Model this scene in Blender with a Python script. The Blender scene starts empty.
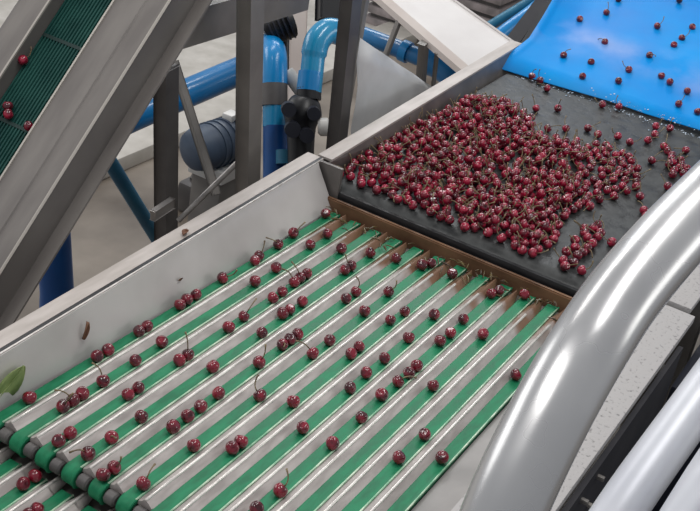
import bpy, bmesh, math, random
from mathutils import Vector, Matrix
random.seed(7)
SC = bpy.context.scene
COL = SC.collection
V = Vector
PI = math.pi

# ------------------------------------------------------------------ camera frame (machine axes: x along lanes, y across, z up)
F = 1167.46
CAM = V((0, 0, 2.2))
AX = V((.5116, -.3467, .7862)).normalized()          # world x seen in camera axes (right, down, forward)
AY = V((-.845, -.3696, .387)); AY = (AY - AX * AY.dot(AX)).normalized()
AZ = AX.cross(AY)
RIGHT = V((AX.x, AY.x, AZ.x)); DOWN = V((AX.y, AY.y, AZ.y)); FWD = V((AX.z, AY.z, AZ.z))

def ray(px, py):
    return RIGHT * ((px - 350) / F) + DOWN * ((py - 255.5) / F) + FWD

def at(px, py, d=None, x=None, y=None, z=None):
    w = ray(px, py)
    t = d
    if x is not None: t = (x - CAM.x) / w.x
    if y is not None: t = (y - CAM.y) / w.y
    if z is not None: t = (z - CAM.z) / w.z
    return CAM + w * t

def pj(p):
    q = V(p) - CAM
    dz = q.dot(FWD)
    return 350 + F * q.dot(RIGHT) / dz, 255.5 + F * q.dot(DOWN) / dz, dz

# ------------------------------------------------------------------ materials
def srgb(r, g, b):
    f = lambda c: (c / 12.92 if c <= .04045 else ((c + .055) / 1.055) ** 2.4)
    return (f(r / 255), f(g / 255), f(b / 255), 1)

def mat(name, c1, c2=None, scale=8, rough=.5, metal=0., rough2=None, bump=0., detail=4, lo=.35, hi=.65,
        stretch=(1, 1, 1), coat=0., spec=.5, alpha=None, transm=0.):
    m = bpy.data.materials.new(name); m.use_nodes = True
    nt = m.node_tree; n = nt.nodes; L = nt.links
    b = n['Principled BSDF']
    b.inputs['Roughness'].default_value = rough
    b.inputs['Metallic'].default_value = metal
    b.inputs['Coat Weight'].default_value = coat
    b.inputs['Coat Roughness'].default_value = .12
    b.inputs['Specular IOR Level'].default_value = spec
    if transm: b.inputs['Transmission Weight'].default_value = transm
    if alpha is not None: b.inputs['Alpha'].default_value = alpha
    geo = n.new('ShaderNodeNewGeometry')
    mp = n.new('ShaderNodeVectorMath'); mp.operation = 'MULTIPLY'
    mp.inputs[1].default_value = stretch
    L.new(geo.outputs['Position'], mp.inputs[0])
    nz = n.new('ShaderNodeTexNoise'); nz.inputs['Scale'].default_value = scale; nz.inputs['Detail'].default_value = detail
    L.new(mp.outputs[0], nz.inputs['Vector'])
    rp = n.new('ShaderNodeValToRGB')
    rp.color_ramp.elements[0].position = lo; rp.color_ramp.elements[1].position = hi
    rp.color_ramp.elements[0].color = c1; rp.color_ramp.elements[1].color = c2 or c1
    L.new(nz.outputs['Fac'], rp.inputs['Fac'])
    L.new(rp.outputs['Color'], b.inputs['Base Color'])
    if rough2 is not None:
        mr = n.new('ShaderNodeMapRange'); mr.inputs['From Min'].default_value = lo; mr.inputs['From Max'].default_value = hi
        mr.inputs['To Min'].default_value = rough; mr.inputs['To Max'].default_value = rough2
        L.new(nz.outputs['Fac'], mr.inputs['Value']); L.new(mr.outputs['Result'], b.inputs['Roughness'])
    if bump:
        bp = n.new('ShaderNodeBump'); bp.inputs['Strength'].default_value = bump; bp.inputs['Distance'].default_value = .004
        L.new(nz.outputs['Fac'], bp.inputs['Height']); L.new(bp.outputs['Normal'], b.inputs['Normal'])
    return m

M = {}
M['steel'] = mat('brushed_steel', srgb(150, 146, 144), srgb(178, 174, 171), 6, .38, .55, .5, stretch=(1, 6, 6))
M['trough'] = mat('trough_steel', srgb(186, 182, 180), srgb(202, 198, 196), 5, .3, .12, .4)
M['rail_top'] = mat('rail_steel', srgb(166, 158, 152), srgb(184, 176, 171), 9, .45, .15, stretch=(1, 5, 5))
M['feed_wall'] = mat('feed_side_steel', srgb(92, 88, 86), srgb(122, 117, 114), 7, .4, .4)
M['dark_steel'] = mat('grey_painted_steel', srgb(112, 108, 105), srgb(130, 126, 122), 8, .5, .25)
M['darker'] = mat('dark_grey_steel', srgb(82, 79, 79), srgb(98, 95, 94), 8, .5, .25)
M['incl1'] = mat('conveyor_cover_steel', srgb(108, 103, 100), srgb(124, 119, 115), 5, .5, .2, stretch=(1, 4, 1))
M['incl2'] = mat('conveyor_web_steel', srgb(96, 92, 90), srgb(112, 108, 105), 5, .5, .15)
M['bright_edge'] = mat('bright_steel_edge', srgb(180, 174, 166), None, 5, .35, .3)  # one even pale colour for narrow edge strips and clips
M['chrome'] = mat('polished_tube_steel', srgb(178, 178, 179), srgb(190, 190, 191), 9, .24, .62, .32)
M['pipe_white'] = mat('satin_pipe_steel', srgb(184, 186, 194), srgb(200, 202, 208), 7, .42, .25)
M['slab'] = mat('speckled_pale_board', srgb(104, 102, 101), srgb(168, 165, 164), 120, .75, 0, lo=.25, hi=.42, bump=.3)
M['black'] = mat('black_plastic', srgb(14, 15, 20), srgb(26, 27, 32), 10, .4)
M['navy_dark'] = mat('dark_machine_paint', srgb(18, 22, 36), srgb(28, 31, 44), 6, .5)
M['charcoal'] = mat('charcoal_side', srgb(44, 44, 48), srgb(56, 55, 58), 8, .7, spec=.2)
M['green'] = mat('green_lane_belt', srgb(22, 104, 70), srgb(40, 128, 90), 22, .42, 0, .55, stretch=(1, 3, 3), spec=.22)
M['pan'] = mat('wet_grey_pan', srgb(96, 96, 92), srgb(132, 128, 124), 14, .3)
M['darkgreen'] = mat('dark_green_ribbed_belt', srgb(22, 62, 58), srgb(34, 80, 73), 14, .4, 0, .5, spec=.3)
M['feed'] = mat('wet_black_belt', srgb(28, 30, 31), srgb(62, 64, 64), 24, .36, 0, .55, bump=.7, detail=8, spec=.4)
M['nose'] = mat('black_belt_front', srgb(20, 21, 24), srgb(34, 34, 36), 16, .4)
M['weir'] = mat('stained_brown_board', srgb(84, 58, 40), srgb(124, 92, 68), 18, .5, stretch=(1, .6, 1), detail=6)
M['blue_pipe'] = mat('blue_pvc', srgb(0, 92, 146), srgb(2, 112, 172), 5, .3, coat=.4)
M['cyan_pipe'] = mat('cyan_pvc', srgb(20, 128, 176), srgb(36, 150, 196), 8, .25, coat=.4)
M['sky_pipe'] = mat('bright_blue_pvc', srgb(0, 120, 186), srgb(4, 136, 202), 8, .3, coat=.2)
M['blue_post'] = mat('blue_painted_steel', srgb(0, 66, 128), srgb(6, 82, 148), 8, .4)
M['teal'] = mat('teal_painted_steel', srgb(16, 92, 124), srgb(26, 108, 138), 8, .45)
M['motor'] = mat('slate_blue_motor', srgb(54, 66, 84), srgb(70, 84, 102), 12, .5)
M['white'] = mat('white_plastic', srgb(208, 206, 202), srgb(222, 220, 216), 8, .4)
M['white_sheet'] = mat('pale_steel_chute', srgb(200, 195, 193), srgb(212, 208, 206), 4, .5)
M['kerb'] = mat('pale_concrete_kerb', srgb(168, 163, 155), srgb(188, 183, 176), 9, .7)
M['pale_wall'] = mat('pale_post_paint', srgb(190, 178, 172), srgb(205, 196, 190), 4, .6)
M['poly'] = mat('milky_plastic_sheet', srgb(206, 208, 210), srgb(226, 228, 230), 6, .45, alpha=.72)
M['right_wall'] = mat('dull_trough_steel', srgb(140, 137, 135), srgb(156, 152, 150), 9, .55, .1)
M['scrap'] = mat('wet_brown_scraps', srgb(62, 42, 26), srgb(98, 84, 46), 50, .4)
M['foam'] = mat('water_foam', srgb(150, 172, 196), srgb(206, 216, 228), 60, .2)
M['joint'] = mat('belt_joint_green', srgb(20, 44, 42), srgb(28, 54, 50), 14, .5)
M['ridge'] = mat('pale_ridge_highlight', srgb(214, 208, 203), srgb(236, 231, 226), 30, .2, .2, .35)  # near-white colour paints in the ridge highlight; the pale wall lip shares it
M['lip'] = mat('belt_edge_highlight', srgb(120, 176, 140), srgb(206, 224, 200), 34, .25)  # pale mint colour paints in the wet highlight along the belt edge
M['leaf'] = mat('green_leaf', srgb(122, 142, 84), srgb(148, 164, 106), 60, .45)
M['dry'] = mat('dry_brown_leaf', srgb(96, 62, 44), srgb(120, 84, 62), 60, .6)
M['stem'] = mat('cherry_stem_olive', srgb(88, 72, 50), srgb(132, 116, 84), 50, .5)
M['cherry'] = mat('cherry_skin', srgb(70, 8, 24), srgb(160, 22, 56), 55, .16, 0, detail=2, lo=.36, hi=.66, coat=.5)
M['cherry_dark'] = mat('wet_dark_cherry_skin', srgb(58, 8, 20), srgb(128, 20, 42), 45, .18, 0, detail=2, lo=.36, hi=.66, coat=.4)
M['crate'] = mat('grey_crate', srgb(110, 104, 104), srgb(150, 140, 140), 10, .6)

def floor_mat():
    m = mat('wet_concrete_floor', srgb(84, 74, 64), srgb(138, 128, 117), 2.6, .4, 0, .6, detail=7, lo=.3, hi=.7, bump=.1)
    return m
M['floor'] = floor_mat()

def divider_mat():                                    # pale steel turning brown with juice towards the weir
    m = mat('lane_divider_steel', srgb(160, 152, 149), srgb(186, 178, 175), 16, .3, .15, .4, stretch=(1, 4, 4))
    nt = m.node_tree; n = nt.nodes; L = nt.links
    b = n['Principled BSDF']; rp = b.inputs['Base Color'].links[0].from_node
    geo = n.new('ShaderNodeNewGeometry'); sx = n.new('ShaderNodeSeparateXYZ'); L.new(geo.outputs['Position'], sx.inputs[0])
    nz = n.new('ShaderNodeTexNoise'); nz.inputs['Scale'].default_value = 14
    ad = n.new('ShaderNodeMath'); ad.operation = 'MULTIPLY_ADD'; ad.inputs[1].default_value = .35
    L.new(nz.outputs['Fac'], ad.inputs[0]); L.new(sx.outputs['X'], ad.inputs[2])
    L.new(geo.outputs['Position'], nz.inputs['Vector'])
    mr = n.new('ShaderNodeMapRange'); mr.inputs['From Min'].default_value = 2.26; mr.inputs['From Max'].default_value = 2.36
    mr.inputs['To Max'].default_value = .9
    L.new(ad.outputs[0], mr.inputs['Value'])
    mx = n.new('ShaderNodeMix'); mx.data_type = 'RGBA'; mx.inputs['B'].default_value = srgb(118, 82, 54)
    L.new(mr.outputs['Result'], mx.inputs['Factor']); L.new(rp.outputs['Color'], mx.inputs['A'])
    L.new(mx.outputs['Result'], b.inputs['Base Color'])
    return m
M['divider'] = divider_mat()

def blue_sheet_mat():                                  # wet blue plastic with a broken pale reflection band painted into its colour
    m = mat('wet_blue_sheet', srgb(0, 128, 212), srgb(4, 150, 228), 3, .4, 0, .55, bump=.2, detail=6, spec=.12)
    nt = m.node_tree; n = nt.nodes; L = nt.links
    b = n['Principled BSDF']; rp = b.inputs['Base Color'].links[0].from_node
    geo = n.new('ShaderNodeNewGeometry'); sx = n.new('ShaderNodeSeparateXYZ'); L.new(geo.outputs['Position'], sx.inputs[0])
    nz = n.new('ShaderNodeTexNoise'); nz.inputs['Scale'].default_value = 4.5; nz.inputs['Detail'].default_value = 8
    L.new(geo.outputs['Position'], nz.inputs['Vector'])
    r1 = n.new('ShaderNodeValToRGB'); e = r1.color_ramp.elements
    e[0].position = .40; e[0].color = (0, 0, 0, 1); e[1].position = .74; e[1].color = (1, 1, 1, 1)
    L.new(nz.outputs['Fac'], r1.inputs['Fac'])
    mr = n.new('ShaderNodeMapRange'); mr.inputs['From Min'].default_value = 3.5; mr.inputs['From Max'].default_value = 4.3
    L.new(sx.outputs['X'], mr.inputs['Value'])
    r2 = n.new('ShaderNodeValToRGB'); e = r2.color_ramp.elements
    e[0].position = .2; e[0].color = (.12, .12, .12, 1); e[1].position = .9; e[1].color = (0.02, .02, .02, 1)
    k = e.new(.36); k.color = (.95, .95, .95, 1)
    k = e.new(.5); k.color = (.1, .1, .1, 1)
    L.new(mr.outputs['Result'], r2.inputs['Fac'])
    mu = n.new('ShaderNodeMath'); mu.operation = 'MULTIPLY'
    L.new(r1.outputs['Color'], mu.inputs[0]); L.new(r2.outputs['Color'], mu.inputs[1])
    mx = n.new('ShaderNodeMix'); mx.data_type = 'RGBA'; mx.inputs['B'].default_value = srgb(150, 172, 222)
    L.new(mu.outputs[0], mx.inputs['Factor']); L.new(rp.outputs['Color'], mx.inputs['A'])
    L.new(mx.outputs['Result'], b.inputs['Base Color'])
    return m
M['blue_sheet'] = blue_sheet_mat()

# ------------------------------------------------------------------ mesh helpers
def link(name, me, m, parent=None, smooth=None):
    o = bpy.data.objects.new(name, me); COL.objects.link(o)
    if m: me.materials.append(m)
    if parent: o.parent = parent
    if smooth is not None:
        for p in me.polygons: p.use_smooth = True
        if smooth < 3: me.set_sharp_from_angle(angle=smooth)
    return o

def obj(name, bm, m, parent=None, smooth=.6, origin=None):
    bmesh.ops.recalc_face_normals(bm, faces=bm.faces[:])
    bm.verts.ensure_lookup_table()
    if parent is None:
        if origin is None:
            lo = V([min(v.co[i] for v in bm.verts) for i in range(3)]); hi = V([max(v.co[i] for v in bm.verts) for i in range(3)])
            origin = V(((lo.x + hi.x) / 2, (lo.y + hi.y) / 2, lo.z))
    off = V(origin) if origin is not None else V((0, 0, 0))
    if parent is not None and origin is None:
        off = V((0, 0, 0)); q = parent
        while q is not None: off += q.location; q = q.parent
    for v in bm.verts: v.co -= off
    me = bpy.data.meshes.new(name); bm.to_mesh(me); bm.free()
    o = link(name, me, m, parent, smooth)
    if parent is None: o.location = off
    return o

def tag(o, label, cat, group=None, kind=None):
    o['label'] = label
    o['category'] = cat
    if group: o['group'] = group
    if kind: o['kind'] = kind
    return o

def thing(name, label, cat, loc, group=None):
    o = bpy.data.objects.new(name, None); COL.objects.link(o); o.location = V(loc)
    o.empty_display_size = .05
    return tag(o, label, cat, group)

def structure(o):
    o['kind'] = 'structure'; return o

def box(bm, lo, hi, bev=0.):
    t = bmesh.new()
    bmesh.ops.create_cube(t, size=1)
    for v in t.verts: v.co = V([lo[i] + (v.co[i] + .5) * (hi[i] - lo[i]) for i in range(3)])
    if bev: bmesh.ops.bevel(t, geom=t.edges[:], offset=bev, segments=2, affect='EDGES', profile=.6)
    add(bm, t); return bm

def add(bm, t):
    me = bpy.data.meshes.new('tmp'); t.to_mesh(me); t.free(); bm.from_mesh(me); bpy.data.meshes.remove(me)

def bar(bm, a, b, w, h, up=V((0, 0, 1)), bev=.004):
    """rectangular bar from a to b, w across, h along up"""
    a, b = V(a), V(b); d = (b - a); L = d.length; d.normalize()
    s = d.cross(V(up))
    if s.length < 1e-4: s = d.cross(V((1, 0, 0)))
    s.normalize(); u = s.cross(d)
    t = bmesh.new(); bmesh.ops.create_cube(t, size=1)
    for v in t.verts:
        c = v.co.copy(); v.co = a + d * ((c.x + .5) * L) + s * (c.y * w) + u * (c.z * h)
    if bev: bmesh.ops.bevel(t, geom=t.edges[:], offset=bev, segments=2, affect='EDGES', profile=.6)
    add(bm, t); return bm

def smooth_path(P, n=8):
    P = [V(p) for p in P]
    out = []
    for i in range(len(P) - 1):
        p0 = P[max(i - 1, 0)]; p1 = P[i]; p2 = P[i + 1]; p3 = P[min(i + 2, len(P) - 1)]
        for k in range(n):
            t = k / n
            out.append(.5 * ((2 * p1) + (p2 - p0) * t + (2 * p0 - 5 * p1 + 4 * p2 - p3) * t * t + (3 * p1 - p0 - 3 * p2 + p3) * t ** 3))
    out.append(P[-1]); return out

def tube(bm, P, r, seg=20, caps=True):
    P = [V(p) for p in P]; n = len(P)
    rr = r if isinstance(r, (list, tuple)) else [r] * n
    T = [(P[min(i + 1, n - 1)] - P[max(i - 1, 0)]).normalized() for i in range(n)]
    s = T[0].cross(V((0, 0, 1)))
    if s.length < .05: s = T[0].cross(V((1, 0, 0)))
    s.normalize(); rings = []
    for i in range(n):
        s = (s - T[i] * s.dot(T[i])).normalized(); u = T[i].cross(s)
        rings.append([bm.verts.new(P[i] + (s * math.cos(2 * PI * k / seg) + u * math.sin(2 * PI * k / seg)) * rr[i]) for k in range(seg)])
    for i in range(n - 1):
        for k in range(seg):
            bm.faces.new((rings[i][k], rings[i][(k + 1) % seg], rings[i + 1][(k + 1) % seg], rings[i + 1][k]))
    if caps:
        bm.faces.new(rings[0][::-1]); bm.faces.new(rings[-1])
    return bm

def extrude(bm, prof, a, b, frame, closed=True):
    """profile points (u,v) swept from a to b; frame = (origin, U, W, D): p = origin + U*u + W*v + D*s"""
    O, U, W, D = frame
    r = [[bm.verts.new(O + U * u + W * v + D * s) for (u, v) in prof] for s in (a, b)]
    n = len(prof)
    for i in range(n if closed else n - 1):
        bm.faces.new((r[0][i], r[0][(i + 1) % n], r[1][(i + 1) % n], r[1][i]))
    if closed:
        bm.faces.new(r[0][::-1]); bm.faces.new(r[1])
    return bm

def sheet(bm, quad_rows, thick=0.):
    """grid of points -> surface (optionally with thickness along -normal)"""
    rows = [[bm.verts.new(V(p)) for p in row] for row in quad_rows]
    fs = []
    for i in range(len(rows) - 1):
        for j in range(len(rows[0]) - 1):
            fs.append(bm.faces.new((rows[i][j], rows[i][j + 1], rows[i + 1][j + 1], rows[i + 1][j])))
    if thick:
        bmesh.ops.recalc_face_normals(bm, faces=bm.faces[:])
        bmesh.ops.solidify(bm, geom=fs, thickness=thick)
    return bm

B = bmesh.new
WX = (V((0, 0, 0)), V((0, 1, 0)), V((0, 0, 1)), V((1, 0, 0)))       # profile in (y,z), swept along x
ORD = ['first', 'second', 'third', 'fourth', 'fifth', 'sixth', 'seventh', 'eighth', 'ninth', 'tenth', 'eleventh', 'twelfth',
       'thirteenth', 'fourteenth', 'fifteenth', 'sixteenth', 'seventeenth', 'eighteenth', 'nineteenth', 'twentieth',
       'twenty-first', 'twenty-second', 'twenty-third', 'twenty-fourth', 'twenty-fifth', 'twenty-sixth', 'twenty-seventh', 'twenty-eighth']

# ------------------------------------------------------------------ setting
fl = B(); box(fl, (-3, -4, -.1), (14, 10, 0))
structure(obj('floor', fl, M['floor'], origin=(0, 0, 0)))
# raised pale kerb running parallel to the machine
kb = B(); box(kb, (-1, 2.82, 0), (14, 3.04, .07), .012)
structure(obj('trim_1', kb, M['kerb']))
pf = B(); box(pf, (-1, 3.04, 0), (14, 8, .02))
structure(obj('floor_beyond', pf, M['kerb']))

# ------------------------------------------------------------------ lanes
NL = 12; P0 = .5326; PITCH = .0588
XE, XW = 1.165, 2.275
def lane_y(j): return P0 + PITCH * j

def belt_bm(x0, x1, y, ztop, nose=True):
    w = .0145
    prof = [(-w, -.006), (-w, -.002), (-w + .002, -.0004), (-.006, 0.0), (.006, 0.0), (w - .002, -.0004), (w, -.002), (w, -.006)]
    # the belt's right-hand lip (towards smaller y) stands a little proud and catches the light
    prof[2] = (-w + .0015, .0022); prof[1] = (-w, .0006); prof.insert(3, (-w + .0045, .0002))
    path = []
    R = .019
    if nose:
        for k in range(9):
            a = PI / 2 + (PI * .95) * (8 - k) / 8
            path.append((x0 + math.cos(a) * R, ztop - R + math.sin(a) * R, math.cos(a), math.sin(a)))
    else: path.append((x0, ztop, 0, 1))
    n = 14
    for k in range(1, n + 1): path.append((x0 + (x1 - x0) * k / n, ztop, 0, 1))
    bm = B(); rows = []
    for (px, pz, nx, nz) in path:
        rows.append([bm.verts.new((px + nx * v, y + u, pz + nz * v)) for (u, v) in prof])
    m = len(prof)
    for i in range(len(rows) - 1):
        for k in range(m):
            bm.faces.new((rows[i][k], rows[i][(k + 1) % m], rows[i + 1][(k + 1) % m], rows[i + 1][k]))
    bm.faces.new(rows[0]); bm.faces.new(rows[-1][::-1])
    return bm

def divider_bm(x0, x1, y, zt):
    prof = [(-.0165, -.016), (-.0155, -.010), (-.0045, -.0012), (-.0028, 0), (.0008, .0006), (.0040, -.0012), (.0055, -.0040), (.0150, -.0085), (.0165, -.016)]
    bm = B(); rows = []
    xs = [x0, x0 + .004] + [x0 + (x1 - x0) * k / 10 for k in range(1, 10)] + [x1 - .05, x1 - .004, x1]
    sc = [.9, 1] + [1] * 9 + [1, .35, .2]
    for x, s in zip(xs, sc):
        rows.append([bm.verts.new((x, y + u * s, zt + v * (1 if s > .8 else 1))) for (u, v) in prof])
    m = len(prof)
    for i in range(len(rows) - 1):
        for k in range(m):
            bm.faces.new((rows[i][k], rows[i][(k + 1) % m], rows[i + 1][(k + 1) % m], rows[i + 1][k]))
    bm.faces.new(rows[0]); bm.faces.new(rows[-1][::-1])
    return bm

def bead(name, x0, x1, y, z, r, m, parent):
    bm = B(); tube(bm, [(x0 + (x1 - x0) * k / 6, y, z) for k in range(7)], r, 8)
    return obj(name, bm, m, parent, smooth=4)
for j in range(NL):
    i = NL - 1 - j
    o = obj('lane_belt', belt_bm(XE, XW, lane_y(j), .9), M['green'])
    bead('edge_highlight', XE, XW - .01, lane_y(j) - .0128, .9016, .0019, M['lip'], o)  # added bead, coloured as the wet highlight on the belt edge
    tag(o, 'green lane belt of the main sorting section, %s from the left steel wall' % ORD[i], 'conveyor belt', 'green lane belts')
for k in range(NL - 1):
    i = NL - 2 - k
    o = obj('lane_divider', divider_bm(XE + .002, XW - random.uniform(.0, .02), lane_y(k) + PITCH / 2, .9085), M['divider'])
    bead('ridge_highlight', XE + .003, XW - .10, lane_y(k) + PITCH / 2 - .0005, .9084, .0030, M['ridge'], o)  # added bead, coloured as the bright line of light on the ridge
    tag(o, 'pale ridged metal lane divider of the main section, %s from the left wall' % ORD[i], 'lane divider', 'lane dividers')
# pulley shaft with a collar at every divider end
sh = thing('pulley_shaft', 'dark steel pulley shaft with round collars under the lane belt ends', 'shaft', (XE, .86, .87))
s_ = B(); tube(s_, [(XE, .48, .881), (XE, 1.212, .881)], .0085, 14); sro = obj('shaft_rod', s_, M['darker'], sh)
for k in range(NL - 1):
    y = lane_y(k) + PITCH / 2
    c_ = B(); tube(c_, [(XE - .008, y - .011, .886), (XE - .008, y - .008, .886), (XE - .008, y + .008, .886), (XE - .008, y + .011, .886)], [.009, .0125, .0125, .009], 18)
    obj('collar', c_, M['darker'], sro)
# lower following section
for j in range(5, NL):
    i = NL - 1 - j
    o = obj('lane_belt', belt_bm(.72, 1.150, lane_y(j), .850, nose=False), M['green'])
    bead('edge_highlight', .72, 1.150, lane_y(j) - .0128, .8516, .0019, M['lip'], o)
    tag(o, 'green belt of the lower section past the pulleys, %s from the left wall' % ORD[i], 'conveyor belt', 'green belts of the lower section')
for k in range(5, NL - 1):
    i = NL - 2 - k
    o = obj('lane_divider', divider_bm(.72, 1.180, lane_y(k) + PITCH / 2, .8595), M['divider'])
    bead('ridge_highlight', .72, 1.172, lane_y(k) + PITCH / 2 - .0005, .8594, .0030, M['ridge'], o)
    tag(o, 'pale metal divider of the lower section past the pulleys, %s from left wall' % ORD[i], 'lane divider', 'dividers of the lower section')

# ------------------------------------------------------------------ steel trough around the lanes
tr = thing('sorting_trough', 'long pale steel trough holding the green sorting lanes, with flat side rails', 'sorting trough', (1.6, .86, 0))
pan = B(); box(pan, (1.17, .49, .868), (2.30, 1.20, .8795)); obj('pan', pan, M['pan'], tr)
pan2 = B(); box(pan2, (.60, .49, .815), (1.19, 1.20, .8295)); obj('lower_pan', pan2, M['pan'], tr)
# left wall: creased panel
xs = [.6, .95, 1.2, 1.375, 1.667, 1.922, 2.12, 2.30]
cz = [.880, .885, .898, .916, .972, .998, 1.0, 1.0]
YAW = .045
def yw(x): return YAW * (x - 1.21)
def yaw(bm):
    for v in bm.verts: v.co.y += yw(v.co.x)
    return bm
rows = [[], [], [], []]
for x, z in zip(xs, cz):
    rows[0].append((x, 1.1985, .868))
    rows[1].append((x, 1.2035, .896 if z > .9 else .876))
    rows[2].append((x, 1.2035 + (1.2135 + yw(x) - 1.2035) * max(.1, min(.96, (z - .89) / .108)), z - .012))
    rows[3].append((x, 1.2155 + yw(x), .998))
lw = B(); sheet(lw, rows, .003); obj('left_wall', lw, M['trough'], tr, smooth=.25)
rl = B()
extrude(rl, [(1.2155, .992), (1.2155, .9995), (1.2180, 1.0005), (1.2182, .994), (1.2262, .994), (1.2264, 1.0005), (1.2625, 1.0005), (1.2655, .997), (1.2655, .93), (1.2615, .93), (1.2615, .992)], .5, 2.33, WX)
rlo = obj('left_rail', yaw(rl), M['rail_top'], tr, smooth=.3)
wl = B(); tube(wl, [(x, 1.2160 + yw(x), 1.0) for x in (.5, 1, 1.5, 2, 2.3)], .0016, 8); obj('wall_lip', wl, M['ridge'], rlo, smooth=4)
gs = B(); box(gs, (.5, 1.2186, .9938), (2.33, 1.2258, 1.0002)); obj('rail_seam', yaw(gs), M['black'], rlo)
# outer skirt and legs
sk = B(); box(sk, (.5, 1.258, .62), (2.33, 1.2625, .935)); obj('outer_skirt', yaw(sk), M['steel'], tr)
rw = B()
sheet(rw, [[(x, .519, .870) for x in (.6, 2.3)], [(x, .517, .893) for x in (.6, 2.3)], [(x, .480, .905) for x in (.6, 2.3)], [(x, .452, .922) for x in (.6, 2.3)], [(x, .447, .921) for x in (.6, 2.3)], [(x, .445, .84) for x in (.6, 2.3)]], .003)
obj('right_wall', rw, M['right_wall'], tr, smooth=.5)
sd = B(); box(sd, (.5, .283, .45), (2.20, .293, .972)); sdo = obj('right_skirt', sd, M['charcoal'], tr)
for (x, y) in ((.8, 1.25), (2.2, 1.25), (.8, .32), (2.2, .32)):
    g = B(); box(g, (x - .03, y - .03, 0), (x + .03, y + .03, .9), .004); obj('leg', g, M['dark_steel'], tr)
for x, z in ((1.62, .945), (1.70, .945), (1.62, .88), (1.70, .88)):
    g = B(); box(g, (x - .004, .2700, z - .004), (x + .004, .2835, z + .004), .001); obj('clip', g, M['bright_edge'] if z < .9 else M['dark_steel'], sdo)
# speckled pale board along the right side, and the short one after it
sb = B(); box(sb, (.8, .296, .972), (2.315, .43, .990), .002)
tag(obj('pale_board', sb, M['slab'], origin=(1.5, .36, .972)), 'long pale speckled board lying along the right side rail beneath the handrail', 'board')
sb2 = B(); box(sb2, (2.335, .312, .975), (2.60, .43, .992), .003)
tag(obj('pale_board', sb2, M['slab'], origin=(2.45, .37, .975)), 'short pale board beyond the far end of the long speckled board', 'board')
dm = B(); box(dm, (2.225, -.6, .0), (3.4, .285, .86), .01)
tag(obj('machine_cabinet', dm, M['navy_dark']), 'dark navy machine cabinet behind the handrail at the right edge', 'machine cabinet')
pl = B(); box(pl, (-.4, -1.2, .0), (2.2, .27, .36), .005)
tag(obj('platform', pl, M['navy_dark']), 'dark walkway platform under the pale pipe rails at lower right', 'platform')

# ------------------------------------------------------------------ weir board
wb = B()
extrude(wb, [(.455, .874), (1.232, .874), (1.232, .925), (.455, .925)], 2.290, 2.303, WX)
bmesh.ops.bevel(wb, geom=wb.edges[:], offset=.003, segments=2, affect='EDGES')
tag(obj('weir_board', wb, M['weir']), 'stained brown cross board between the black feed belt and the green lanes', 'board')

# ------------------------------------------------------------------ black feed conveyor
fc = thing('feed_conveyor', 'wet black feed belt with grey steel side walls carrying the cherry heap', 'conveyor', (2.9, .86, 0))
bl = B(); rows = []
R = .04; zt = .952
pts = []
for k in range(9):
    a = PI * 1.15 - (PI * 1.15 - PI / 2) * k / 8
    pts.append((2.352 + math.cos(a) * R, zt - R + math.sin(a) * R))
for k in range(1, 25): pts.append((2.352 + (3.60 - 2.352) * k / 24, zt))
pts.append((3.63, zt - .012))
for (x, z) in pts: rows.append([(x, .36 + (1.247 + .014 * (x - 2.32) - .36) * q / 16, z) for q in range(17)])
sheet(bl, rows, .004); obj('belt', bl, M['feed'], fc)
nz_ = B(); box(nz_, (2.313, .40, .905), (2.345, 1.25, .938), .01); obj('nose_bar', nz_, M['nose'], fc)
fw = B(); extrude(fw, [(1.249, .87), (1.253, .87), (1.249, .997), (1.245, .997)], 2.318, 3.66, WX)
for v in fw.verts: v.co.y += (.045 if v.co.z > .9 else .014) * (v.co.x - 2.318)
obj('left_wall', fw, M['feed_wall'], fc)
ft = B(); extrude(ft, [(1.244, .997), (1.244, 1.0035), (1.284, 1.0035), (1.284, .94), (1.279, .94), (1.279, .997)], 2.334, 3.66, WX)
for v in ft.verts: v.co.y += .045 * (v.co.x - 2.318)
obj('left_rail', ft, M['rail_top'], fc, smooth=.3)
ep = B(); box(ep, (2.310, 1.20, .90), (2.320, 1.285, 1.0), .001); obj('end_plate', ep, M['feed_wall'], fc)
fb = B(); box(fb, (2.36, .40, .84), (3.62, 1.25, .90)); obj('bed', fb, M['darker'], fc)
fr = B(); extrude(fr, [(.350, .87), (.356, .87), (.356, 1.0), (.350, 1.0)], 2.62, 3.72, WX); obj('right_wall', fr, M['feed_wall'], fc)
for (x, y) in ((2.6, 1.29), (3.6, 1.29), (2.62, .34), (3.6, .34)):
    g = B(); box(g, (x - .025, y - .025, 0), (x + .025, y + .025, .95 if y > 1 else .9), .004); obj('leg', g, M['dark_steel'], fc)

# ------------------------------------------------------------------ blue wet sheet
SLOPE = .27
def bz(x): return .962 + SLOPE * (x - 3.5)
def on_blue(px, py):
    w = ray(px, py)                                   # plane z = .962 + SLOPE (x-3.5)
    t = (.962 - SLOPE * 3.5 - CAM.z) / (w.z - SLOPE * w.x)
    return CAM + w * t
eL = [on_blue(*p) for p in ((503, 70), (520, 57), (536, 44), (548, 28), (557, 12), (563, 0), (574, -25), (585, -52))]
bs = B(); rows = []
for i, p in enumerate(eL):
    row = []
    lip = .012 if i < 3 else .03
    row.append((p.x, p.y + .03, bz(p.x) + lip)); row.append((p.x, p.y + .012, bz(p.x) + lip * .35))
    for q in range(19):
        t = q / 18
        y = p.y * (1 - t) + (-.9) * t
        x = p.x + (0.0 if i else (3.515 - p.x) * min(1, t * 5))
        wv = .004 * math.sin(9 * x + 5 * y) + .003 * math.sin(17 * y - 6 * x)
        row.append((x, y, bz(x) + wv * min(1, t * 6)))
    rows.append(row)
sheet(bs, rows, .003)
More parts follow.
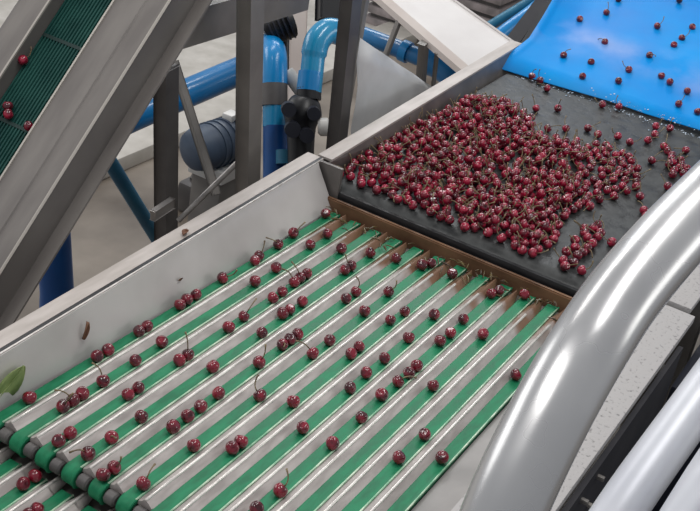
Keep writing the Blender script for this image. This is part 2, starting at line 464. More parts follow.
tag(obj('chute_sheet', bs, M['blue_sheet'], smooth=4), 'wet bright blue plastic sheet sloping down onto the black feed belt', 'chute')

# ------------------------------------------------------------------ cherries
def cherry_mesh(name, seg, rng, stem, mtl):
    bm = B(); R = .0118
    rings = []
    top = bm.verts.new((0, 0, R * .72)); bot = bm.verts.new((0, 0, -R * .95))
    for i in range(1, rng):
        a = PI * i / rng
        r = R * math.sin(a) * 1.03; z = R * math.cos(a)
        if a < .8: z -= R * .28 * (1 - a / .8)
        rings.append([bm.verts.new((r * math.cos(2 * PI * k / seg) * (1 + .03 * math.sin(2 * PI * k / seg)), r * math.sin(2 * PI * k / seg) * .96, z)) for k in range(seg)])
    for k in range(seg):
        bm.faces.new((top, rings[0][k], rings[0][(k + 1) % seg])); bm.faces.new((bot, rings[-1][(k + 1) % seg], rings[-1][k]))
        for i in range(len(rings) - 1):
            bm.faces.new((rings[i][k], rings[i + 1][k], rings[i + 1][(k + 1) % seg], rings[i][(k + 1) % seg]))
    bmesh.ops.recalc_face_normals(bm, faces=bm.faces[:])
    me = bpy.data.meshes.new(name); bm.to_mesh(me); bm.free(); me.materials.append(mtl)
    for p in me.polygons: p.use_smooth = True
    return me
def stem_bm(bm, L, bend, r=.0012, seg=5, mtx=None):
    P = []
    for k in range(6):
        t = k / 5
        P.append(V((bend * t * t, .15 * bend * math.sin(3 * t), .0085 + L * t * (1 - .25 * t * abs(bend) / .02))))
    if mtx is not None: P = [mtx @ p for p in P]
    tube(bm, P, [r, r, r, r, r * 1.1, r * 1.7], seg)
def stem_mesh(name, L, bend):
    bm = B(); stem_bm(bm, L, bend); bmesh.ops.recalc_face_normals(bm, faces=bm.faces[:])
    me = bpy.data.meshes.new(name); bm.to_mesh(me); bm.free(); me.materials.append(M['stem'])
    for p in me.polygons: p.use_smooth = True
    return me
CH = cherry_mesh('cherry', 18, 12, True, M['cherry'])
CHD = cherry_mesh('cherry_lane', 18, 12, True, M['cherry_dark'])
STEMS = [stem_mesh('cherry_stem', l, b) for l, b in ((.034, .012), (.028, .018), (.038, .006), (.030, -.014))]

def cherry(loc, label, group=None, stem=True, tilt=1.2, dark=False, s=1.):
    o = bpy.data.objects.new('cherry', CHD if dark else CH); COL.objects.link(o)
    o.location = V(loc)
    o.rotation_euler = (random.uniform(-tilt, tilt), random.uniform(-tilt, tilt), random.uniform(0, 6.28))
    o.scale = (s, s, s)
    tag(o, label, 'cherry', group)
    if stem:
        c = bpy.data.objects.new('stem', random.choice(STEMS)); COL.objects.link(c); c.parent = o
    return o

LANE_PX = [(31, 399), (97, 356.6), (109, 350.7), (135.4, 360.7), (161.8, 342.2), (180, 361), (189, 355.5), (215.3, 368.6), (218.4, 393.6),
 (200.5, 407), (187.5, 416.6), (173.8, 427.9), (193.7, 445.7), (234, 447), (241, 442), (143.3, 418.3), (130, 396), (140, 389), (103.5, 381.6),
 (82.3, 394.3), (65.1, 408), (74, 401), (63.4, 444), (73.7, 435.4), (89.8, 455.3), (114.8, 439.9), (106, 473), (114, 468), (143.3, 484.1),
 (147.4, 326.7), (186.8, 300), (196, 294.8), (222.8, 278.4), (229, 328), (143, 330), (183, 303),
 (259, 255.9), (278.2, 244.6), (293.3, 233.3), (316.6, 210), (321.7, 231.5), (309.7, 244.6), (276.1, 267.9), (254.9, 281.6), (341.3, 249),
 (350.9, 266.2), (370.4, 253), (396, 258.3), (388.6, 291.9), (356, 291.8), (346, 298.6), (307, 273.7), (300, 278), (294.3, 282.3), (282.3, 291.9), (274, 298.5),
 (302.2, 301.8), (289.8, 309.7), (284, 313), (243.9, 316.6), (262.4, 333), (297.7, 334.7), (282.3, 345), (290, 339.5), (329.6, 340.6),
 (312.5, 353.6), (364.6, 311.4), (351, 354), (359, 347), (259, 362.9), (390.3, 320), (404.7, 311.4), (408.5, 337.8), (384.5, 358.4),
 (434.2, 314.9), (366.3, 373), (424.6, 262), (436.6, 266), (260, 396), (293.3, 401.8), (302.8, 427.9), (350.2, 388.1), (361.8, 417.6),
 (381.7, 395.3), (398.2, 381.6), (416.7, 366.2), (409, 373.2), (333, 444), (280.6, 491), (256.6, 509), (433, 385.7), (424.6, 434.7), (398.9, 457.7),
 (442, 458), (440, 341.2), (450.3, 333), (463.3, 319.3), (482.9, 334.4), (492, 293), (499, 291), (522.3, 294), (515.4, 374.5), (345, 270), (268, 262), (456, 276)]
lanes = {j: [] for j in range(NL)}
for (px, py) in LANE_PX:
    p = at(px, py, z=.911)
    j = max(0, min(NL - 1, round((p.y - P0) / PITCH)))
    lanes[j].append([min(p.x, 2.262), lane_y(j) + max(-.006, min(.006, p.y - lane_y(j)))])
for j, L_ in lanes.items():
    L_.sort(key=lambda q: -q[0])
    for i in range(1, len(L_)):
        if L_[i - 1][0] - L_[i][0] < .0245: L_[i][0] = L_[i - 1][0] - .0245
    for i, (x, y) in enumerate(L_):
        s = random.uniform(1.0, 1.1)
        lab = 'dark red cherry in the %s green lane from the left wall, %s from the weir' % (ORD[NL - 1 - j], ORD[i])
        cherry((x, y, .9005 + .0114 * s), lab, 'cherries riding in the green lanes', stem=random.random() < .25, dark=True, s=s, tilt=.9)
LOW = sorted([(43, 463), (23.3, 484), (35.3, 508), (22, 511), (113, 512)], key=lambda q: q[0])
names = ['leftmost', 'second from the left', 'middle one', 'fourth from the left', 'rightmost']
for i, (px, py) in enumerate(LOW):
    p = at(px, py, z=.862)
    j = max(5, min(NL - 1, round((p.y - P0) / PITCH)))
    cherry((min(p.x, 1.135), lane_y(j), .8622), 'dark red cherry on the lower belts past the pulleys, ' + names[i], 'cherries on the lower belts', stem=False, dark=True)

# blue sheet cherries
BLUE = [(579, 22), (605.7, 15.4), (617.7, 2), (678.4, 3), (656.4, 29), (673, 48), (681, 41), (691.4, 30), (590.3, 65), (581.7, 79.5), (604, 45),
        (628, 72.7), (648.6, 58.3), (660.5, 78.8), (669, 85), (686.3, 94.3), (677.7, 107), (696.6, 114.8), (562.8, 58.3), (617.7, 84)]
BLUE.sort(key=lambda q: q[0])
for i, (px, py) in enumerate(BLUE):
    p = on_blue(px, py)
    cherry(p + V((0, 0, .0115)), 'dark cherry sliding down the wet blue sheet, %s from the left' % ORD[i], 'cherries on the blue sheet', stem=random.random() < .4, dark=True)

def splash():
    bm = B()
    for k in range(420):
        y = 1.24 - random.random() ** 1.1 * .72
        x = 3.50 + random.gauss(0, .022); r = random.choice((.0009, .0012, .0016, .0028)) * random.uniform(.8, 1.3)
        z = max(.953, bz(x) if x > 3.505 else .953) + r * .2
        t = bmesh.new(); bmesh.ops.create_icosphere(t, subdivisions=1, radius=r)
        st = random.uniform(1, 2.2)
        for v in t.verts: v.co = V((x + v.co.x * st, y + v.co.y, z + v.co.z * .45))
        add(bm, t)
    return obj('water_foam', bm, M['foam'], smooth=4)
tag(splash(), 'white splashes of water foam where the blue sheet meets the black belt', 'foam', kind='stuff')
# heap on the feed belt
def inside(p, poly):
    x, y = p; c = False; n = len(poly)
    for i in range(n):
        x1, y1 = poly[i]; x2, y2 = poly[(i + 1) % n]
        if (y1 > y) != (y2 > y) and x < (x2 - x1) * (y - y1) / (y2 - y1) + x1: c = not c
    return c
HEAP = [(328, 176), (345, 162), (372, 148), (402, 131), (428, 118), (446, 103), (474, 96), (500, 98), (522, 106), (534, 120), (530, 132), (556, 136),
        (585, 140), (606, 143), (632, 158), (640, 172), (636, 188), (616, 196), (594, 200), (572, 212), (558, 226), (556, 242), (540, 254), (528, 266),
        (512, 262), (492, 250), (470, 242), (448, 238), (425, 228), (400, 216), (376, 206), (350, 196), (330, 188)]
CL1 = [(560, 256), (572, 242), (584, 228), (598, 224), (602, 234), (592, 246), (578, 262), (566, 268)]
CL2 = [(664, 160), (668, 150), (678, 158), (688, 166), (686, 174), (672, 174)]
SP = [(640, 196), (644, 210), (646, 216), (612, 242), (582, 270), (655, 134), (648, 140), (670, 128), (590, 206), (536, 108), (548, 128), (566, 128), (588, 128), (598, 134),
      (618, 136), (630, 142), (652, 160), (558, 108), (532, 76), (540, 80), (547, 88), (549.8, 80), (602.3, 104), (619, 106), (625, 108), (656, 126), (686, 150), (664, 146), (668, 216 - 30)]
heap = []
grid = {}
def try_add(p, dmin, layer):
    k = (int(p.x // .025), int(p.y // .025), layer)
    for dx in (-1, 0, 1):
        for dy in (-1, 0, 1):
            for q in grid.get((k[0] + dx, k[1] + dy, layer), ()):
                if (q.x - p.x) ** 2 + (q.y - p.y) ** 2 < dmin * dmin: return False
    grid.setdefault(k, []).append(p); return True
ZB = .952
for poly, cnt, reg in ((CL1, 500, 'small'), (CL2, 300, 'far'), (HEAP, 16000, 'heap')):
    xs = [q[0] for q in poly]; ys = [q[1] for q in poly]
    for _ in range(cnt):
        px = random.uniform(min(xs), max(xs)); py = random.uniform(min(ys), max(ys))
        if not inside((px, py), poly): continue
        if reg == 'heap':                              # the heap thins out to the right and at the back
            keep = 1.0
            if px > 545: keep = .55
            if random.random() > keep: continue
        p = at(px, py, z=ZB + .012)
        if p.y > 1.243 or p.x < 2.345: continue
        if try_add(p, .0232, 0): heap.append((V((p.x, p.y, ZB + .0117)), reg))
base = [h for h in heap]
up = 0
for (p, reg) in base:                                  # second layer rests in the hollows between neighbours
    if reg != 'heap': continue
    q = p + V((random.uniform(-.014, .014), random.uniform(-.014, .014), 0))
    px, py, d = pj(q + V((0, 0, .02)))
    if not inside((px, py), HEAP) or px > 580 or q.x < 2.375 or q.y > 1.235: continue
    nb = [b for b, r in base if (b - p).length < .06]
    if len(nb) < 11 or random.random() < .12: continue
    if try_add(q, .0245, 1):
        zz = ZB + .0117
        for b in nb:
            h2 = (b.x - q.x) ** 2 + (b.y - q.y) ** 2
            if h2 < .0236 ** 2: zz = max(zz, b.z + math.sqrt(.0236 ** 2 - h2))
        heap.append((V((q.x, q.y, zz)), 'heap')); up += 1
for (px, py) in SP:
    p = at(px, py, z=ZB + .012)
    if p.x < 3.5 and try_add(p, .022, 0): heap.append((V((p.x, p.y, ZB + .0117)), 'sparse'))
heap.sort(key=lambda h: pj(h[0])[2] - h[0].z * 1.5)
LAB = {'heap': 'dark red cherry packed in the dense heap on the black feed belt',
       'small': 'red cherry in the small loose cluster on black belt near the handrail bend',
       'far': 'red cherry in the tight far cluster on the black belt beside the handrail',
       'sparse': 'single scattered cherry lying loose on bare black belt outside the heap'}
GR = {'heap': 'cherries of the heap', 'small': 'cherries of the small cluster', 'far': 'cherries of the far cluster', 'sparse': 'scattered cherries on the black belt'}
nind = 0; rest = []
for (p, reg) in heap:
    if reg != 'heap': cherry(p, LAB[reg], GR[reg], stem=True)
    elif nind < 120: cherry(p, LAB[reg], GR[reg], stem=True); nind += 1
    else: rest.append(p)
print('HEAP', len(heap), 'upper', up, 'individual', nind, 'rest', len(rest), 'lane', len(LANE_PX))
# remaining far cherries of the heap as one countless mass
def mass(name, pts):
    vs, fs = [], []
    src = cherry_mesh('tmp_cherry', 12, 8, True, M['cherry'])
    sv = [v.co.copy() for v in src.vertices]; sf = [tuple(p.vertices) for p in src.polygons]
    mats = []
    for p in pts:
        from mathutils import Euler
        R_ = Euler((random.uniform(-1.2, 1.2), random.uniform(-1.2, 1.2), random.uniform(0, 6.28))).to_matrix().to_4x4()
        T_ = Matrix.Translation(p) @ R_
        b0 = len(vs)
        vs += [T_ @ v for v in sv]; fs += [tuple(b0 + i for i in f) for f in sf]
        bm = B(); stem_bm(bm, random.uniform(.028, .038), random.uniform(-.018, .018), seg=4, mtx=T_)
        bm.verts.index_update(); b0 = len(vs); nf0 = len(fs)
        vs += [v.co.copy() for v in bm.verts]; fs += [tuple(b0 + v.index for v in f.verts) for f in bm.faces]
        mats += [0] * len(sf) + [1] * (len(fs) - nf0); bm.free()
    me = bpy.data.meshes.new(name); me.from_pydata(vs, [], fs)
    me.materials.append(M['cherry']); me.materials.append(M['stem'])
    me.polygons.foreach_set('material_index', mats)
    for p in me.polygons: p.use_smooth = True
    o = bpy.data.objects.new(name, me); COL.objects.link(o)
    return o
tag(mass('cherry_heap', rest), 'far mass of countless dark red cherries with stems on the black feed belt', 'cherries', kind='stuff')
# stems and scraps caught at the foot of the weir
def litter():
    bm = B()
    for k in range(60):
        y = .56 + random.random() * .65; x = 2.272 - random.random() ** 2 * .075
        a = random.uniform(0, PI); l = random.uniform(.006, .016)
        z = .9075
        P = [V((x - l * math.cos(a), y - l * math.sin(a), z)), V((x, y, z + .004)), V((min(2.284, x + l * math.cos(a)), y + l * math.sin(a), z + random.uniform(0, .006)))]
        tube(bm, P, [.0012, random.choice((.0014, .002, .0034)), .0010], 6)
    return obj('loose_stems', bm, M['scrap'])
tag(litter(), 'loose brown stems and scraps caught along the foot of the weir board', 'stems', kind='stuff')

# ------------------------------------------------------------------ leaves and scraps on the trough wall and rail
def leaf_bm(c, U, W, N, L, wd, curl=.1):
    bm = B(); rows = []
    for i in range(9):
        t = i / 8; w = wd * math.sin(PI * min(1, .06 + t * .92)) ** .8
        rows.append([c + U * (L * (t - .5)) + W * (w * q) + N * (curl * L * (q * q) + .25 * curl * L * math.sin(PI * t) + .0008) for q in (-1, -.5, 0, .5, 1)])
    sheet(bm, rows, .0005); return bm
c = at(9, 383, y=1.205); U = V((.75, -.1, .66)).normalized(); W = V((-.66, -.1, .75)).normalized()
lf = thing('leaf', 'green leaf stuck on the left trough wall at the lower left edge', 'leaf', c)
LN = U.cross(W).normalized(); LN = LN if LN.y < 0 else -LN
obj('blade', leaf_bm(c, U, W, LN, .078, .033, .04), M['leaf'], lf, smooth=4)
g = B(); tube(g, [c - U * .046 + LN * .002, c + LN * .003, c + U * .036 + LN * .003], [.0014, .001, .0005], 6); obj('midrib', g, M['leaf'], lf)
c = at(82, 329, y=1.216)
tag(obj('dry_leaf', leaf_bm(c + V((0, -.004, 0)), V((.3, 0, 1)).normalized(), V((1, 0, -.3)).normalized(), V((0, -1, .1)).normalized(), .036, .0055, .2), M['dry'], smooth=4),
    'curled brown dry leaf stuck upright on the left trough wall', 'leaf')
c = at(185, 234, z=1.0015)
tag(obj('leaf_scrap', leaf_bm(c, V((1, .3, 0)).normalized(), V((-.3, 1, 0)).normalized(), V((0, 0, 1)), .024, .007, .25), M['dry'], smooth=4), 'small dark leaf scrap on top of the left side rail', 'leaf')
c = at(178, 278, y=1.219)
tag(obj('fruit_scrap', leaf_bm(c + V((0, -.004, .0)), V((1, 0, 0)), V((0, -.2, 1)).normalized(), V((0, -1, .1)).normalized(), .014, .004, .2), M['weir'], smooth=4), 'tiny reddish fruit scrap on the left trough wall above the lanes', 'fruit scrap')

# ------------------------------------------------------------------ foreground handrail and pipe rails
hp = [at(px, py, d=d) for px, py, d in ((860, 62, .98), (800, 116, .92), (740, 170, .865), (700, 209, .832), (664, 247, .80), (622, 297, .765), (588, 348, .738), (560, 396, .725), (535, 444, .717), (512, 493, .712), (491, 545, .712), (466, 612, .716), (440, 690, .72))]
hb = B(); tube(hb, smooth_path(hp, 8), .0253, 48)
tag(obj('handrail', hb, M['chrome'], smooth=4), 'thick polished steel handrail bending down across the right foreground', 'handrail')
p1 = [at(570, 586, d=1.16), at(612, 523, d=1.19), at(641, 480, d=1.22), at(700, 398, d=1.29), at(760, 314, d=1.37), at(820, 230, d=1.46)]
rb = B(); tube(rb, smooth_path(p1, 3), .0258, 32)
tag(obj('pipe_rail', rb, M['pipe_white'], smooth=4), 'pale satin pipe rail at lower right, the wider one beside the dark gap', 'pipe rail')
p2 = [at(632, 608, d=1.11), at(690, 514, d=1.15), at(722, 463, d=1.18), at(790, 362, d=1.26)]
rb = B(); tube(rb, smooth_path(p2, 3), .0258, 32)
tag(obj('pipe_rail', rb, M['pipe_white'], smooth=4), 'pale pipe rail cut by the bottom right corner of the picture', 'pipe rail')

# ------------------------------------------------------------------ inclined conveyor at upper left
D = V((.705, 0, .709)).normalized(); N = V((-D.z, 0, D.x)); YY = V((0, 1, 0))
O = V((1.8, 1.5, 1.060))
FR = (O, YY, N, D)
ic = thing('inclined_conveyor', 'steep grey steel conveyor with dark green ribbed belt at upper left', 'conveyor', (1.5, 1.7, 0))
S0, S1 = -1.05, 1.1
def prof_obj(name, prof, m, closed=True, s0=S0, s1=S1, sm=.3):
    g = B(); extrude(g, prof, s0, s1, FR, closed); return obj(name, g, m, ic, smooth=sm)
prof_obj('lower_flange', [(0, 0), (.036, 0), (.036, -.004), (.003, -.004), (.003, -.006), (0, -.006)], M['incl1'])
prof_obj('side_web', [(.034, -.002), (.040, -.002), (.040, .090), (.034, .090)], M['incl2'])
prof_obj('cover_plate', [(.028, .086), (.030, .0925), (.076, .0935), (.079, .0965), (.150, .0975), (.150, .0915), (.081, .0915), (.076, .0885), (.036, .087)], M['incl1'])
prof_obj('bright_edge', [(.147, .091), (.147, .1005), (.151, .101), (.153, .091)], M['bright_edge'])
prof_obj('web_edge', [(.027, .086), (.025, .089), (.028, .0925), (.031, .0925)], M['bright_edge'])
pr = []
y = .150; nrib = 17; wb_ = .150 / nrib
for k in range(nrib):
    pr += [(y, .056), (y + wb_ * .35, .056), (y + wb_ * .45, .061), (y + wb_ * .9, .061)]; y += wb_
pr += [(y, .056), (y, .048), (.150, .048)]
rbo = prof_obj('ribbed_belt', pr, M['darkgreen'], sm=.2)
for k in range(9):
    s = -.9 + k * .22
    g = B(); extrude(g, [(.152, .0605), (.298, .0605), (.298, .0618), (.152, .0618)], s, s + .008, FR)
    obj('belt_joint', g, M['joint'], rbo)
prof_obj('inner_side_wall', [(.302, .040), (.308, .040), (.308, .098), (.302, .098)], M['incl2'])
prof_obj('far_cover', [(.300, .098), (.372, .099), (.372, .092), (.300, .092)], M['incl1'])
prof_obj('far_edge', [(.299, .097), (.299, .1015), (.304, .1015), (.304, .097)], M['bright_edge'])
prof_obj('far_flange', [(.372, .099), (.378, .099), (.378, .01), (.372, .01)], M['incl2'])
prof_obj('belly_plate', [(.040, .01), (.375, .01), (.375, .004), (.040, .004)], M['incl2'])
for (px, py) in ((163, 62), (80, 120), (138, 63), (72, 134)):
    p = at(px, py, y=1.55)
# conveyor legs: dark upright, reaching from under the frame to the floor
def post(name, pt, pb, y, w, m, parent=None, zb=0., h=None):
    a = at(*pt, y=y); b = at(*pb, y=y); t = (zb - a.z) / (b.z - a.z)
    e = a + (b - a) * t
    g = B(); bar(g, a, e, w, h or w, up=V((0, 1, 0)), bev=.005)
    return obj(name, g, m, parent)
post('leg', (166, 66), (166, 222), 1.72, .042, M['darker'], ic)
g = B(); a = at(160, 212, y=1.685); bar(g, a + V((-.03, 0, 0)), a + V((.05, 0, .01)), .012, .03, bev=.003); obj('bracket', g, M['steel'], ic)
g = B(); tube(g, [at(50, 190, y=2.05), at(57, 292, y=2.05), at(57, 292, y=2.05) - V((0, 0, .6))], .050, 24)
bp_ = obj('blue_leg', g, M['blue_post'], ic)
g = B(); a = at(104, 152, y=1.95); b = at(158, 240, y=1.95); tube(g, [a, b, b + (b - a) * .8], .0215, 16); obj('blue_brace', g, M['teal'], ic)
# flat grey brace and thin tie tube between leg and post
g = B(); bar(g, at(174, 62, d=3.35), at(216, 194, d=3.35), .022, .014, bev=.002)
tag(obj('flat_brace', g, M['dark_steel']), 'thin flat grey brace slanting between the dark conveyor leg and steel post', 'brace')
g = B(); tube(g, [at(178, 221, d=3.15), at(240, 160, d=3.15)], .0075, 12)
tag(obj('tie_tube', g, M['steel']), 'thin steel tie tube crossing the flat brace behind the trough rail', 'tie tube')
g = B(); c = at(200, 183, z=.12); box(g, (c.x - .07, c.y - .06, 0), (c.x + .06, c.y + .06, .13), .02); tube(g, [c + V((0, 0, 0)), c + V((.03, 0, .04))], .045, 14)
tag(obj('floor_drain_box', g, M['darker']), 'small dark box on the floor behind the thin tie tube', 'box')
def incl_on(px, py, n=.073):
    w = ray(px, py); t = (O + N * n - CAM).dot(N) / w.dot(N); return CAM + w * t
for i, (px, py, lab) in enumerate(((23, 60, 'upper red cherry on the steep ribbed belt at upper left'), (8, 106, 'red cherry at left picture edge on the steep ribbed belt, upper of two touching'), (8.5, 114, 'red cherry at left picture edge on the steep ribbed belt, lower of two touching'), (29, 126, 'dark cherry on the steep ribbed belt against its bright steel edge'))):
    cherry(incl_on(px, py), lab, 'cherries on the ribbed belt', stem=i == 0, dark=False)

# ------------------------------------------------------------------ steel posts and beam of the walkway behind the rail
pB = thing('steel_post', 'wide grey steel box post standing behind the trough rail, left of pipes', 'post', at(250, 190, y=1.47))
def free_post(pt, pb, y, w, m, label, ext=1.15):
    a = at(*pt, y=y); b = at(*pb, y=y); t = (0 - a.z) / (b.z - a.z); e = a + (b - a) * t
    g = B(); bar(g, a + (a - e) * .12, e, w, w, up=V((0, 1, 0)), bev=.006)
    return tag(obj('steel_post', g, m, origin=e), label, 'post', 'steel posts behind the rail')
COL.objects.unlink(pB); bpy.data.objects.remove(pB)
free_post((250.5, 0), (247.5, 190), 1.47, .042, M['dark_steel'], 'wide grey steel box post left of the blue pipes, behind the trough rail')
free_post((351, 0), (337, 140), 1.43, .038, M['darker'], 'dark grey steel post right of the cyan elbow, behind the trough rail')
free_post((364, 0), (357, 40), 1.62, .028, M['dark_steel'], 'slim grey post just behind the dark post and milky sheet')
g = B(); a = at(176, 44, d=2.95)
ya = 1.56
b0 = at(180, 50, y=ya); b1 = at(308, 10, y=ya)
zc = (b0.z + b1.z) / 2 
extrude(g, [(0, 0), (.05, 0), (.05, .004), (.004, .004), (.004, .086), (.05, .086), (.05, .09), (0, .09)], 0, 1.0, (b0, V((0, 1, 0)), V((0, 0, 1)), (b1 - b0)))
tag(obj('channel_beam', g, M['dark_steel'], smooth=.3), 'grey steel channel beam running behind the wide post at top left', 'beam')

# ------------------------------------------------------------------ pipes and pump gear behind
g = B(); tube(g, smooth_path([at(60, 150, d=3.75), at(134, 116, d=3.9), at(190, 92, d=4.0), at(237, 72, d=4.1), at(262, 62, d=4.15)], 4), .050, 24)
tag(obj('blue_pipe', g, M['blue_pipe'], smooth=1), 'fat blue pipe running level behind the dark conveyor leg', 'pipe')
# upright pipe with blue elbow
e1 = thing('pipe_elbow', 'blue rounded pipe riser with a light blue band, right of the wide post', 'pipe', at(275, 165, d=3.6))
def vt(px, y0, y1, d, r, m, name, par, seg=24):
    g = B(); tube(g, [at(px, y0, d=d), at(px, (y0 + y1) / 2, d=d), at(px, y1, d=d)], r, seg); return obj(name, g, m, par, smooth=1)
g = B(); tube(g, smooth_path([at(275, 88, d=3.6), at(275, 70, d=3.6), at(274.5, 56, d=3.61), at(272, 48, d=3.66), at(262, 46, d=3.74)], 5), .0385, 24); obj('elbow', g, M['sky_pipe'], e1, smooth=1)
vt(274, 84, 106, 3.6, .042, M['darker'], 'collar', e1)
vt(275, 106, 127, 3.6, .038, M['cyan_pipe'], 'band', e1)
vt(276, 126, 190, 3.6, .040, M['blue_post'], 'riser', e1)
vt(287, 150, 164, 3.55, .034, M['teal'], 'union_nut', e1)
# cyan elbow with valve
e2 = thing('pipe_elbow', 'glossy cyan pipe elbow turning right towards the dark post', 'pipe', at(310, 170, d=3.5))
g = B(); tube(g, smooth_path([at(310, 92, d=3.5), at(312, 72, d=3.5), at(314, 54, d=3.5), at(318, 40, d=3.5), at(328, 31, d=3.52), at(342, 33, d=3.56)], 6), [.035] * 12 + [.039] * 19, 24); obj('elbow', g, M['cyan_pipe'], e2, smooth=1)
g = B(); tube(g, [at(309, 91, d=3.5), at(311, 72, d=3.5)], .0375, 24); obj('socket', g, M['sky_pipe'], e2, smooth=1)
vt(309, 88, 100, 3.5, .037, M['black'], 'collar', e2)
g = B(); tube(g, smooth_path([at(306, 98, d=3.5), at(303, 112, d=3.5), at(301, 128, d=3.5), at(301, 170, d=3.5)], 4), [.038, .045, .05, .055, .058, .058, .056, .05, .045, .042, .04, .04, .04], 20); vb = obj('valve_body', g, M['black'], e2, smooth=1)
for (px, py, q) in ((288, 108, .022), (313, 112, .02), (292, 128, .024), (306, 134, .022)):
    g = B(); tube(g, [at(px, py, d=3.46), at(px + 1, py + 2, d=3.40)], q, 12); obj('valve_bolt', g, M['navy_dark'], vb)
g = B(); p = at(322, 127, d=3.42); tube(g, [p + RIGHT * -.012, p + RIGHT * -.004, p + RIGHT * .016, p + RIGHT * .022], [.018, .027, .027, .018], 20); obj('valve_knob', g, M['white'], vb, smooth=.7)
g = B(); tube(g, [at(302, 92, d=3.62), at(287, 72, d=3.62)], .022, 14)
tag(obj('white_fitting', g, M['white']), 'small white pipe fitting between the blue and cyan elbows', 'pipe fitting')
# dark motor above, dark block, pale post
mt = thing('pump_motor', 'black motor hanging under the channel beam above the blue elbow', 'motor', at(277, 40, d=3.7))
g = B(); tube(g, [at(264, 32, d=3.7), at(268, 29, d=3.7), at(290, 20, d=3.72), at(293, 19, d=3.72)], [.045, .056, .056, .045], 24); mh = obj('housing', g, M['black'], mt, smooth=.7)
for k in range(5):
    px = 269 + k * 4.6; py = 28.5 - k * 1.9
    g = B(); tube(g, [at(px, py, d=3.7), at(px + 1.6, py - .7, d=3.7)], .060, 24); obj('fin', g, M['navy_dark'], mh, smooth=.7)
g = B(); tube(g, [at(285, 28, d=3.8), at(284, 80, d=3.8)], .016, 12); obj('hanger', g, M['black'], mt)
g = B(); a = at(300, -30, d=4.6); b = at(293, 120, d=4.6); bar(g, a, a + (b - a) * (a.z / (a.z - b.z)), .060, .05)
tag(obj('pale_post', g, M['pale_wall']), 'pale pinkish post standing far behind the blue and cyan elbows', 'post')
g = B(); bar(g, at(331, -30, d=3.75), at(330, 18, d=3.75), .072, .07, bev=.006)
bar(g, at(331, -30, d=3.75), at(331, -24, d=3.75), .1, .1, bev=.006)
tag(obj('black_pump', g, M['black']), 'black pump head just above the cyan elbow', 'pump')
# slate motor on the floor side
sm = thing('electric_motor', 'slate blue round electric motor lying beside the wide grey post', 'motor', at(224, 165, d=3.8))
ax = V((1, -.12, 0)).normalized(); c = at(224, 141, d=3.85)
g = B(); tube(g, [c - ax * .10, c - ax * .095, c + ax * .10, c + ax * .105], [.07, .074, .074, .07], 28); smh = obj('housing', g, M['motor'], sm, smooth=.7)
g = B(); tube(g, [c - ax * .15, c - ax * .14, c - ax * .10], [.05, .066, .078], 28); obj('fan_cover', g, M['motor'], sm, smooth=.7)
for k in range(6):
    q = c + ax * (-.07 + .03 * k); g = B(); tube(g, [q, q + ax * .008], .079, 28); obj('fin', g, M['motor'], smh, smooth=.7)
g = B(); q = c + V((0, 0, .075)); box(g, (q.x + .0, q.y - .02, q.z - .005), (q.x + .05, q.y + .02, q.z + .02), .005); obj('terminal_box', g, M['white'], smh)
g = B(); box(g, (c.x - .09, c.y - .07, c.z - .11), (c.x + .09, c.y + .07, c.z - .065), .006); obj('foot', g, M['white'], sm)
g = B(); box(g, (c.x - .08, c.y - .06, 0), (c.x + .08, c.y + .06, c.z - .11), .01); obj('pedestal', g, M['dark_steel'], sm)

# milky plastic sheet leaning behind the rail
g = B(); Ys = 1.40
A_, B_, C_, D_ = at(360, 38, y=Ys), at(434, 88, y=Ys - .02), at(444, 118, y=Ys - .02), at(349, 172, y=Ys)
rows = []
for i in range(7):
    t = i / 6; l = A_.lerp(D_, t); r_ = B_.lerp(C_, t)
    rows.append([l.lerp(r_, u / 6) + V((0, .006 * math.sin(3 * u + 2 * i), 0)) for u in range(7)])
sheet(g, rows, .002)
tag(obj('plastic_sheet', g, M['poly'], smooth=4), 'milky translucent plastic sheet hanging behind the feed rail', 'plastic sheet')
# blue pipe behind the sheet
bp2 = thing('blue_pipe', 'blue pipe with a fat rounded end under the white steel chute', 'pipe', at(440, 90, d=4.4))
g = B(); tube(g, smooth_path([at(340, 27, d=4.6), at(376, 40, d=4.5), at(404, 51, d=4.45), at(432, 62, d=4.4)], 4), .034, 20); bro = obj('run', g, M['blue_pipe'], bp2, smooth=1)
g = B(); tube(g, [at(402, 50, d=4.45), at(409, 53, d=4.44)], .042, 20); obj('coupling', g, M['sky_pipe'], bro, smooth=1)
g = B(); tube(g, smooth_path([at(428, 61, d=4.4), at(440, 66, d=4.38), at(452, 76, d=4.36), at(458, 92, d=4.36), at(459, 130, d=4.36)], 4), .052, 24); obj('elbow', g, M['blue_pipe'], bp2, smooth=1)
# white steel chute
wc = thing('steel_chute', 'white steel chute tray sloping down to the feed rail, beside blue sheet', 'chute', at(490, 56, y=1.42))
nl, nr = at(470, 68, y=1.43), at(514, 43, y=1.36)
fl_, fr_ = at(370, -18, y=1.95), at(425, -20, y=1.90)
g = B(); sheet(g, [[nl.lerp(nr, u / 4) for u in range(5)], [fl_.lerp(fr_, u / 4) for u in range(5)]], .004); obj('tray', g, M['white_sheet'], wc)
g = B(); sheet(g, [[nl + V((0, .004, .003)), fl_ + V((0, .004, .003))], [nl + V((-.022, .01, -.012)), fl_ + V((-.022, .01, -.012))], [nl + V((-.024, .01, -.032)), fl_ + V((-.024, .01, -.032))]], .003); obj('left_lip', g, M['pale_wall'], wc)
g = B(); sheet(g, [[nr, fr_], [nr + V((.002, 0, .006)), fr_ + V((.002, 0, .006))]], .003); obj('right_lip', g, M['white_sheet'], wc)
def strut(pt, pb, y, w, name='strut'):
    g = B(); bar(g, at(*pt, y=y), at(*pb, y=y), w, w * .6, up=V((0, 1, 0)), bev=.003); return obj(name, g, M['dark_steel'], wc)
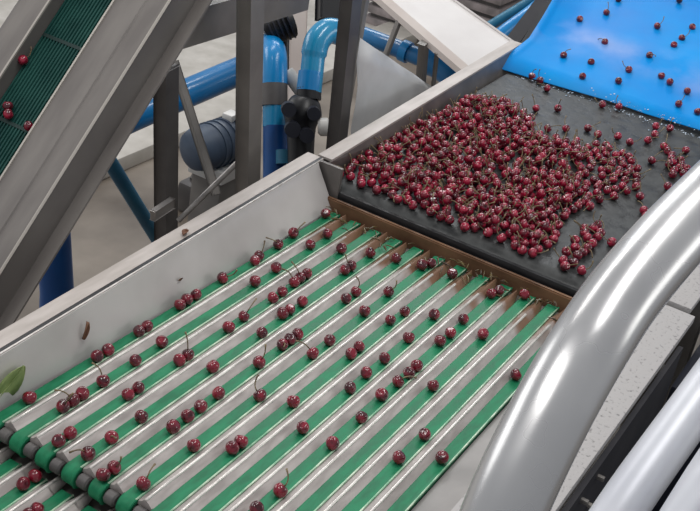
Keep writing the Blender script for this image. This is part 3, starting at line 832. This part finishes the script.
strut((399, 21), (378, 75), 1.77, .026); strut((424, 42), (418, 115), 1.63, .040); strut((437, 53), (430, 115), 1.57, .014)
# dark frame bar, teal pipe, crate behind
g = B(); bar(g, at(508, 50, d=4.55), at(562, -22, d=4.9), .05, .04, bev=.004)
tag(obj('frame_bar', g, M['charcoal']), 'dark frame bar slanting along the left edge of the blue sheet', 'frame bar')
g = B(); bar(g, at(524, 50, d=4.42), at(566, -16, d=4.6), .035, .03, bev=.004)
tag(obj('rubber_edge', g, M['black']), 'black rubber edging between the dark frame bar and the blue sheet', 'edging')
g = B(); tube(g, [at(486, 28, d=5.3), at(545, -8, d=5.4)], .022, 16)
tag(obj('teal_pipe', g, M['teal']), 'teal pipe slanting behind the white chute at the top', 'pipe')
g = B(); a = at(495, 40, d=5.2); tube(g, smooth_path([V((a.x, a.y, 0)), a - V((0, 0, .12)), a, at(530, 12, d=5.3), at(560, -12, d=5.4)], 5), .030, 16)
tag(obj('blue_pipe', g, M['sky_pipe']), 'bright blue pipe right below the teal pipe at the top', 'pipe')
cr = thing('slatted_crate', 'grey slatted crate stack far behind the white chute at the top edge', 'crate', (6.55, 2.62, 0))
for k in range(9):
    g = B(); z = .02 + k * .07; box(g, (6.1, 2.35, z), (7.3, 3.2, z + .045), .006); obj('slat', g, M['crate'], cr)
g = B(); box(g, (6.13, 2.38, 0), (7.27, 3.17, .66)); obj('core', g, M['darker'], cr)

# ------------------------------------------------------------------ light
w = bpy.data.worlds.new('hall'); SC.world = w; w.use_nodes = True
nt = w.node_tree; bg = nt.nodes['Background']
bg.inputs['Color'].default_value = (.78, .80, .84, 1); bg.inputs['Strength'].default_value = .5
def area(name, loc, target, sx, sy, power, col=(1, 1, 1)):
    l = bpy.data.lights.new(name, 'AREA'); l.shape = 'RECTANGLE'; l.size = sx; l.size_y = sy; l.energy = power; l.color = col
    o = bpy.data.objects.new(name, l); COL.objects.link(o); o.location = loc
    o.rotation_euler = (V(target) - V(loc)).to_track_quat('-Z', 'Y').to_euler(); return o
area('hall_lamp', (2.2, .2, 4.6), (2, .9, .9), 2.4, .5, 55, (1, .98, .95))
area('hall_lamp', (7.2, 3.6, 4.4), (2.4, 1, .9), 3.2, 1.6, 110, (.95, .98, 1))
area('hall_lamp', (-.5, 1.8, 4.6), (1.5, 1, .9), 2.0, .4, 45, (1, .98, .95))
area('hall_lamp', (3.4, 3.4, 4.4), (2.6, 2.2, .3), 2.0, .5, 35, (1, .97, .93))
area('rim_light_panel', (1.5, 8.5, 3.2), (1.0, .6, 1.2), 5, 2.4, 150, (1, .99, .97))  # unseen panel added for the left rim highlight on the handrail
area('rim_light_panel', (5.5, -4.5, 3.0), (1.0, .2, 1.3), 3, 1.6, 60, (1, .99, .95))  # unseen panel added for the streak on the handrail's right side

# ------------------------------------------------------------------ camera
cd = bpy.data.cameras.new('camera'); co = bpy.data.objects.new('camera', cd); COL.objects.link(co)
cd.sensor_width = 36; cd.sensor_fit = 'HORIZONTAL'; cd.lens = F * 36 / 700; cd.clip_start = .02
m3 = Matrix((RIGHT, -DOWN, -FWD)).transposed()
co.matrix_world = Matrix.Translation(CAM) @ m3.to_4x4()
SC.camera = co
SC.view_settings.view_transform = 'Standard'
SC.view_settings.look = 'None'
SC.view_settings.exposure = 0
